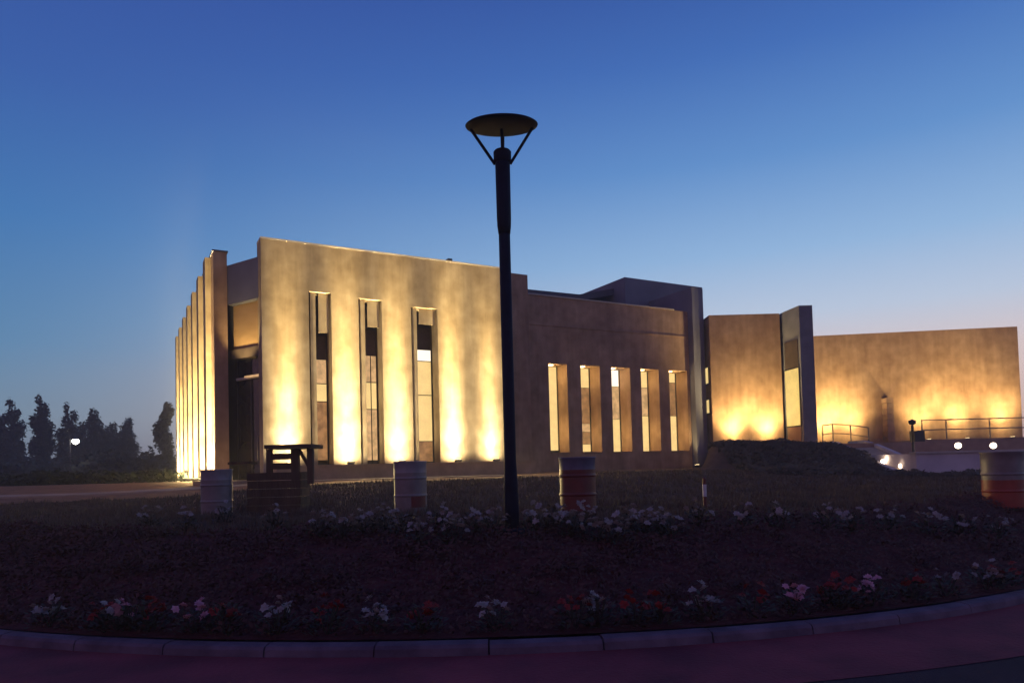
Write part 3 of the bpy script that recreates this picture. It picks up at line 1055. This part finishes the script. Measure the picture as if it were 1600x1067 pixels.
# ------------------------------------------------------------------ timber stand
yt = 13.6
c0, c1 = at(386, 790, yt), at(470, 790, yt)
gx = hz((c0.x + c1.x) / 2, yt) - .03
st = thing('timber_stand', 'dark timber stand with slatted top and braced shelf between the two left drums', 'stand', ((c0.x + c1.x) / 2, yt, gx))
zb1 = at(430, 737, yt).z
zm = at(430, 695, yt).z
for k in range(5):
    dz_ = (zb1 - gx) / 5
    part('board', MB().box(c0.x + .01 * (k % 2), c1.x - .01 * ((k + 1) % 2), yt, yt + .04, gx + k * dz_, gx + (k + 1) * dz_ - .012), M['wood'], st)
    part('board', MB().box(c0.x, c0.x + .04, yt + .043, yt + .62, gx + k * dz_, gx + (k + 1) * dz_ - .012), M['wood'], st)
    part('board', MB().box(c1.x - .04, c1.x, yt + .043, yt + .62, gx + k * dz_, gx + (k + 1) * dz_ - .012), M['wood'], st)
xq0, xq1 = at(416, 700, yt).x, at(489, 700, yt).x
part('top_board', MB().box(xq0, xq1, yt - .12, yt + .72, zm - .075, zm), M['wood'], st)
for (ua, ub2) in ((453, 465), (478, 487)):
    part('post', MB().box(at(ua, 700, yt).x, at(ub2, 700, yt).x, yt + .05, yt + .15, zb1 - .25, zm - .078), M['wood'], st)
xp = at(414, 700, yt).x
part('post', MB().box(xp, xp + .10, yt + .05, yt + .15, zb1 - .05, zm - .078), M['wood'], st)
for va in (710, 725):
    zq = at(430, va, yt).z
    part('slat', MB().box(xp + .103, at(453, 700, yt).x - .003, yt + .07, yt + .11, zq - .10, zq + .02), M['wood'], st)
pa, pb = at(463, 702, yt), at(482, 735, yt)
part('brace', MB().obox(pa + V((0, .08, -.02)), (pb - pa), V((0, .05, 0)), V((.05, 0, .03))), M['wood'], st)
pc0, pc1 = at(362, 722, yt + .3), at(388, 722, yt + .3)
part('side_shelf', MB().box(pc0.x, c0.x - .003, yt + .1, yt + .6, pc0.z - .05, pc0.z), M['wood'], st)

# marker post
p = at(1102, 797, 11.6)
p.z = hz(p.x, p.y)
mp_ = thing('marker_post', 'thin marker post with pale reflective tape on the dark lawn', 'post', p)
zt2 = at(1102, 745, 11.6).z
part('pole', MB().lathe([(.032, p.z - .1), (.032, zt2 - .02), (.01, zt2)], p.x, p.y, 12), M['drum_red'], mp_)
part('tape', MB().lathe([(.034, zt2 - .32), (.034, zt2 - .12)], p.x, p.y, 12, False), M['tape'], mp_)

# ------------------------------------------------------------------ trees in the distance
def leaf_cloud(mb, rng, blobs, n, size):
    tot = sum(b[3] * b[4] * b[5] for b in blobs) ** 1.0
    for (cx, cy, cz, rx, ry, rz_) in blobs:
        k = max(20, int(n * (rx * ry * rz_) / tot))
        for _ in range(k):
            while True:
                a = V((rng.uniform(-1, 1), rng.uniform(-1, 1), rng.uniform(-1, 1)))
                if a.length <= 1:
                    break
            a = a * (.55 + .5 * rng.random())
            c = V((cx + a.x * rx, cy + a.y * ry, cz + a.z * rz_))
            s = size * rng.uniform(.6, 1.4)
            u = V((rng.gauss(0, 1), rng.gauss(0, 1), rng.gauss(0, .6))).normalized()
            w = u.orthogonal().normalized()
            w = (w * math.cos(rng.random() * 6) + u.cross(w) * math.sin(rng.random() * 6)).normalized()
            i = len(mb.v)
            mb.v += [c - u * s, c + w * s * .55, c + u * s, c - w * s * .55]
            mb.f.append((i, i + 1, i + 2, i + 3))


def tree(u, vtop, vbase, depth, spread, label, seed, shape, group='trees on the skyline', m='leaf_tree'):
    rng = random.Random(seed)
    top = at(u, vtop, depth)
    x = top.x
    g = hz(x, depth) - .1
    H = top.z - g
    t = thing('tree', label, 'tree', (x, depth, g), group)
    w = spread / FPX * depth / 2
    lean = rng.uniform(-.15, .15)
    tr = MB().tube((x, depth, g), (x + lean, depth, g + H * .55), H * .022, H * .012)
    tr.tube((x + lean, depth, g + H * .54), (x + lean * 1.4, depth, g + H * .93), H * .012, H * .003)
    blobs = []
    for k, (fz, fx, fr, fh) in enumerate(shape):
        blobs.append((x + fx * w, depth + rng.uniform(-.3, .3) * w, g + fz * H, fr * w, fr * w * 1.1, fh * H))
        a = V((x + lean * fz, depth, g + max(.15, fz - .12) * H))
        tr.tube(a, V(blobs[-1][:3]), H * .008, H * .003, 6)
    part('trunk', tr, M['bark'], t)
    cb = MB()
    leaf_cloud(cb, rng, blobs, 5600, H * .019)
    part('crown', cb, M[m], t)
    return t


POP = [(.2, 0, .95, .16), (.38, -.15, .85, .16), (.42, .25, .8, .15), (.58, .1, .8, .14), (.66, -.3, .55, .11), (.74, .3, .5, .12), (.80, -.05, .5, .12), (.92, -.12, .28, .08)]
TWO = [(.2, 0, 1.1, .18), (.36, -.3, .75, .16), (.4, .35, .7, .15), (.55, -.2, .7, .13), (.62, .3, .55, .12), (.74, -.35, .4, .12), (.78, .3, .35, .1), (.90, -.3, .25, .09)]
RND = [(.25, 0, 1.0, .2), (.42, -.35, .75, .17), (.45, .4, .75, .17), (.62, .1, .8, .17), (.75, -.15, .6, .14), (.86, .15, .4, .11)]
TOPH = [(.2, .1, .8, .18), (.35, .3, .6, .14), (.5, -.2, .8, .16), (.62, -.35, .6, .12), (.74, .15, .55, .14), (.86, .2, .48, .12)]
for args in ((2, 640, 745, 88, 34, 'dark conifer cut by the left edge of the picture', 1, RND),
             (21, 618, 745, 86, 42, 'dark slim tree with a split top, second from the left', 2, TWO),
             (65, 613, 745, 90, 40, 'tallest dark poplar left of the far street light', 3, POP),
             (107, 623, 745, 92, 40, 'dark tree with a twin tip just above the far street light', 4, TWO),
             (147, 632, 745, 90, 44, 'round topped dark tree right of the far street light', 5, RND),
             (199, 646, 745, 96, 36, 'low round dark tree midway between the street light and the side wall', 6, RND),
             (176, 655, 745, 100, 44, 'short broad dark tree on the low stretch of the skyline', 7, RND),
             (257, 623, 745, 78, 36, 'dark top heavy tree right against the side wall', 8, TOPH),
             (126, 652, 745, 98, 44, 'low dark bushy tree between the two taller ones behind the street light', 9, RND)):
    tree(*args)
# shrubs and undergrowth below the skyline
rng = random.Random(31)
ub = MB()
for k in range(70):
    y = rng.uniform(62, 80)
    u = rng.uniform(-60, 300)
    x = at(u, 720, y).x
    g = hz(x, y)
    h = rng.uniform(1.2, 3.0) * (1.0 if u < 240 else .8)
    leaf_cloud(ub, rng, [(x, y, g + h * .45, rng.uniform(1.5, 3), 1.6, h * .6)], 330, .30)
solo('undergrowth', ub, M['leaf_tree'], kind='stuff')
ub = MB()
for k in range(60):
    y = rng.uniform(34, 52)
    u = rng.uniform(-60, 268)
    x = at(u, 720, y).x
    g = hz(x, y)
    h = rng.uniform(.4, .85)
    leaf_cloud(ub, rng, [(x, y, g + h * .4, rng.uniform(1.0, 2.2), 1.0, h * .6)], 240, .13)
solo('weeds', ub, M['leaf_bush'], kind='stuff')
# distant street light
p = at(118, 689, 64)
g = hz(p.x, 64)
fs = thing('street_light', 'small far street light shining white below the dark trees', 'street light', (p.x, 64, g))
part('pole', MB().tube((p.x - .5, 64, g), (p.x - .5, 64, p.z + .25), .06), M['dark_metal'], fs)
part('arm', MB().tube((p.x - .5, 64, p.z + .22), (p.x + .1, 64, p.z + .3), .04), M['dark_metal'], fs)
hd = part('head', MB().lathe([(.04, p.z + .3), (.28, p.z + .2), (.30, p.z + .16), (.02, p.z + .15)], p.x, 64, 14), M['dark_metal'], fs)
part('bulb', MB().lathe([(.02, p.z - .3), (.22, p.z - .2), (.32, p.z), (.22, p.z + .14), (.02, p.z + .148)], p.x, 64, 14), M['street'], hd, True)
point(fs, (p.x + .3, 63.2, p.z - .3), 40, .15, (1, .9, .7))

# ------------------------------------------------------------------ planted bank in front of the annex
rng = random.Random(5)
ib = MB()
for _ in range(9000):
    x, y = rng.uniform(7.75, 15.0), rng.uniform(22.0, 29.8)
    if x < .279 * y or x > 12.9 and y > 23 and x > 13.0 + (y - 24) * .16:
        continue
    g = hz(x, y)
    hh = .05 + .10 * (math.sin(x * 3.1) * math.sin(y * 2.3) + 1) * rng.random()
    c = V((x, y, g + hh))
    s = rng.uniform(.05, .12)
    u = V((rng.gauss(0, 1), rng.gauss(0, 1), rng.gauss(0, .5))).normalized()
    w = u.orthogonal().normalized()
    i = len(ib.v)
    ib.v += [c - u * s, c + w * s * .6, c + u * s, c - w * s * .6]
    ib.f.append((i, i + 1, i + 2, i + 3))
solo('ground_cover', ib, M['ivy'], kind='stuff')

# ------------------------------------------------------------------ lawn grass and low bed leaves
rng = random.Random(11)
gb = MB()
n = 0
while n < 60000:
    y = 8.5 + 15.5 * rng.random() ** 1.5
    x = y * rng.uniform(-.86, .86)
    s = y - yk(x)
    if s < 3.4:
        continue
    if x > 13.2 and y > 23 or (x < 2.6 and y > 20.5 + .25 * math.sin(x * .9)):
        n += 1
        continue
    n += 1
    g = hz(x, y)
    clump = .5 + .5 * math.sin(x * 2.1 + math.sin(y * 1.7)) * math.sin(y * 2.6 + x)
    h = rng.uniform(.05, .11) * (.6 + .9 * clump)
    a = rng.random() * 6.28
    wd = .008 + .0007 * y
    d = V((math.cos(a) * wd, math.sin(a) * wd, 0))
    tip = V((x + rng.gauss(0, .03), y + rng.gauss(0, .03), g + h))
    i = len(gb.v)
    gb.v += [V((x, y, g - .01)) - d, V((x, y, g - .01)) + d, tip]
    gb.f.append((i, i + 1, i + 2))
solo('grass', gb, M['grass'], kind='stuff')

gb = MB()
n = 0
while n < 52000:
    s = .25 + 3.3 * rng.random()
    x = rng.uniform(-10.5, 10.5)
    y = yk(x) + s
    if abs(x) > .82 * y + 1.8:
        continue
    dens = .5 + .5 * math.sin(x * 3.3 + 1.3 * math.sin(s * 2.2)) * math.sin(s * 4.1 + x * 1.1)
    if rng.random() > .25 + .75 * dens:
        continue
    n += 1
    g = hz(x, y)
    c = V((x, y, g + rng.random() ** 1.6 * (.03 + .13 * dens)))
    z_ = rng.uniform(.012, .034)
    u = V((rng.gauss(0, 1), rng.gauss(0, 1), rng.gauss(0, .5))).normalized()
    w = u.orthogonal().normalized()
    i = len(gb.v)
    gb.v += [c - u * z_, c + w * z_ * .6, c + u * z_, c - w * z_ * .6]
    gb.f.append((i, i + 1, i + 2, i + 3))
for k in range(190):
    s = .3 + 3.2 * rng.random()
    x = rng.uniform(-8.5, 8.5)
    y = yk(x) + s
    r_, h_ = rng.uniform(.06, .16), rng.uniform(.07, .24)
    g = hz(x, y)
    for q in range(46):
        a = rng.random() * 6.28
        rr = r_ * math.sqrt(rng.random())
        c = V((x + rr * math.cos(a), y + rr * math.sin(a), g + h_ * rng.random() * (1 - .5 * rr / r_)))
        d = V((math.cos(a + rng.gauss(0, .7)), math.sin(a + rng.gauss(0, .7)), rng.uniform(.1, 1.1))).normalized()
        sd = V((-d.y, d.x, 0)).normalized()
        L_ = rng.uniform(.03, .07)
        i = len(gb.v)
        gb.v += [c, c + d * L_ * .5 - sd * L_ * .28, c + d * L_, c + d * L_ * .5 + sd * L_ * .28]
        gb.f.append((i, i + 1, i + 2, i + 3))
solo('ground_cover', gb, M['ground_leaf'], kind='stuff')

# ------------------------------------------------------------------ flowering plants
def blossom_mesh(name, m, seed):
    rng = random.Random(seed)
    mb = MB()
    for ringn, (cnt, tilt, ln) in enumerate(((6, .25, 1.0), (5, .8, .75), (3, 1.2, .45))):
        for k in range(cnt):
            a = 2 * math.pi * (k + .5 * ringn) / cnt + rng.uniform(-.15, .15)
            d = V((math.cos(a), math.sin(a), 0))
            sd = V((-d.y, d.x, 0))
            up = DZ * math.tan(tilt) * .6
            L_ = .038 * ln * rng.uniform(.85, 1.15)
            p0 = V((0, 0, .002 * ringn))
            p1 = p0 + d * L_ * .55 + up * L_ * .55
            p2 = p0 + d * L_ + up * L_ * .8 - DZ * .004
            i = len(mb.v)
            mb.v += [p0, p1 - sd * L_ * .38, p2, p1 + sd * L_ * .38]
            mb.f.append((i, i + 1, i + 2, i + 3))
    return mesh_of(name, mb, m)


BL = {c: [blossom_mesh('blossom', M['petal_' + c], 40 + k) for k in range(3)] for c in ('white', 'pink', 'red')}


def foliage_mesh(seed, r, h):
    rng = random.Random(seed)
    mb = MB()
    for k in range(110):
        a = rng.random() * 6.28
        rr = r * math.sqrt(rng.random())
        c = V((rr * math.cos(a), rr * math.sin(a), h * rng.random() * (1 - .5 * rr / r)))
        d = V((math.cos(a + rng.gauss(0, .6)), math.sin(a + rng.gauss(0, .6)), rng.uniform(.1, .9))).normalized()
        sd = V((-d.y, d.x, 0)).normalized()
        L_ = rng.uniform(.035, .065)
        i = len(mb.v)
        mb.v += [c, c + d * L_ * .5 - sd * L_ * .3, c + d * L_, c + d * L_ * .5 + sd * L_ * .3]
        mb.f.append((i, i + 1, i + 2, i + 3))
    for k in range(8):
        a = rng.random() * 6.28
        mb.tube((0, 0, -.02), (r * .6 * math.cos(a), r * .6 * math.sin(a), h * .8), .004, seg=4)
    return mesh_of('foliage', mb, M['leaf_dark'])


FOL = [foliage_mesh(60 + k, .15, .24) for k in range(3)]
ORD = ['first', 'second', 'third', 'fourth', 'fifth', 'sixth', 'seventh', 'eighth', 'ninth', 'tenth', 'eleventh', 'twelfth', 'thirteenth', 'fourteenth', 'fifteenth', 'sixteenth']


def plant(x, y, col, nb, label, group, seed, size=1.0, spread=.12):
    rng = random.Random(seed)
    t = thing('flowering_plant', label, 'flower', (x, y, hz(x, y)), group)
    f = link(bpy.data.objects.new('foliage', FOL[seed % 3]))
    f.parent = t
    f.rotation_euler.z = rng.random() * 6
    f.scale = (size, size, size * rng.uniform(.85, 1.2))
    for k in range(nb):
        b = link(bpy.data.objects.new('blossom', BL[col][rng.randrange(3)]))
        b.parent = t
        a, rr = rng.random() * 6.28, spread * math.sqrt(rng.random()) * size
        b.location = (rr * math.cos(a), rr * math.sin(a), size * (.12 + .20 * rng.random() * (1 - .5 * rr / spread / size)))
        b.rotation_euler = (rng.uniform(-.2, .9), rng.uniform(-.5, .5), rng.random() * 6)
        b.scale = (size * rng.uniform(.8, 1.25),) * 3
    return t


front = [(48, 973, 'white', 7), (130, 985, 'red', 4), (150, 988, 'white', 3), (172, 990, 'pink', 3), (207, 984, 'red', 7), (275, 996, 'pink', 6), (330, 990, 'red', 3), (415, 1000, 'white', 7),
         (496, 998, 'red', 7), (577, 996, 'white', 9), (655, 992, 'red', 8), (770, 988, 'white', 9), (905, 978, 'red', 4), (942, 976, 'white', 9), (1000, 970, 'red', 5), (1035, 962, 'red', 4),
         (1117, 966, 'white', 10), (1190, 955, 'red', 4), (1264, 958, 'pink', 8), (1298, 930, 'red', 5), (1340, 948, 'red', 4), (1388, 942, 'pink', 7), (1450, 930, 'red', 3), (1500, 922, 'white', 3), (1552, 908, 'white', 8), (1585, 905, 'red', 4)]
count = {}
for k, (u, v, col, nb) in enumerate(front):
    d = ray(u, v + 8)
    # walk the ray to the bed surface
    tt = 3.0
    while tt < 40:
        q = C0 + d * tt
        if q.z < hz(q.x, q.y) + .06:
            break
        tt += .02
    q = C0 + d * tt
    yy = max(q.y, yk(q.x) + .32)
    i = count.get(col, 0)
    count[col] = i + 1
    plant(q.x, yy, col, nb + 4, '%s flowering clump in the front row along the kerb, %s %s one from the left' % (col, ORD[i], col), 'flowers along the kerb', 100 + k, 1.15)
back = [(235, 812, 3), (290, 818, 3), (352, 806, 3), (430, 818, 4), (500, 826, 5), (535, 830, 7), (570, 822, 7), (600, 818, 7), (632, 822, 8), (655, 838, 8), (692, 815, 7), (708, 836, 9), (740, 818, 8), (770, 822, 8), (838, 818, 7), (868, 812, 7), (892, 826, 8), (912, 812, 8), (932, 832, 9), (962, 836, 9),
        (985, 818, 8), (1005, 822, 8), (1032, 820, 8), (1050, 830, 6), (1090, 808, 5), (1160, 812, 4), (1220, 812, 5), (1290, 812, 4), (1330, 818, 3), (1390, 815, 4), (1450, 822, 4), (1500, 826, 4), (1560, 830, 3)]
nl, nr = 0, 0
WORDS = ORD + ['seventeenth', 'eighteenth', 'nineteenth', 'twentieth']
left_n = sum(1 for b in back if b[0] < 800)
for k, (u, v, nb) in enumerate(back):
    d = ray(u, v + 6)
    tt = 3.0
    while tt < 40:
        q = C0 + d * tt
        if q.z < hz(q.x, q.y) + .06:
            break
        tt += .02
    q = C0 + d * tt
    if u < 800:
        i = left_n - 1 - nl
        nl += 1
        lab = 'white flowering clump in the back row, %s one left of the street lamp pole' % WORDS[i]
    else:
        lab = 'white flowering clump in the back row, %s one right of the street lamp pole' % WORDS[nr]
        nr += 1
    plant(q.x, q.y, 'white', nb + 6, lab, 'white flowers along the back of the bed', 200 + k, 1.25, .15)

# ------------------------------------------------------------------ thin scattering volume added to soften the lights and lift the blacks
hm = bpy.data.materials.new('added_haze')
hm.use_nodes = True
hn, hl = hm.node_tree.nodes, hm.node_tree.links
hn.remove(hn['Principled BSDF'])
pv = hn.new('ShaderNodeVolumePrincipled')
pv.inputs['Color'].default_value = (.92, .90, .90, 1)
pv.inputs['Density'].default_value = .0020
pv.inputs['Anisotropy'].default_value = .35
hl.new(pv.outputs[0], hn['Material Output'].inputs['Volume'])
solo('haze', MB().box(-312, 312, -70, 330, -1.1, 14), hm, kind='stuff')
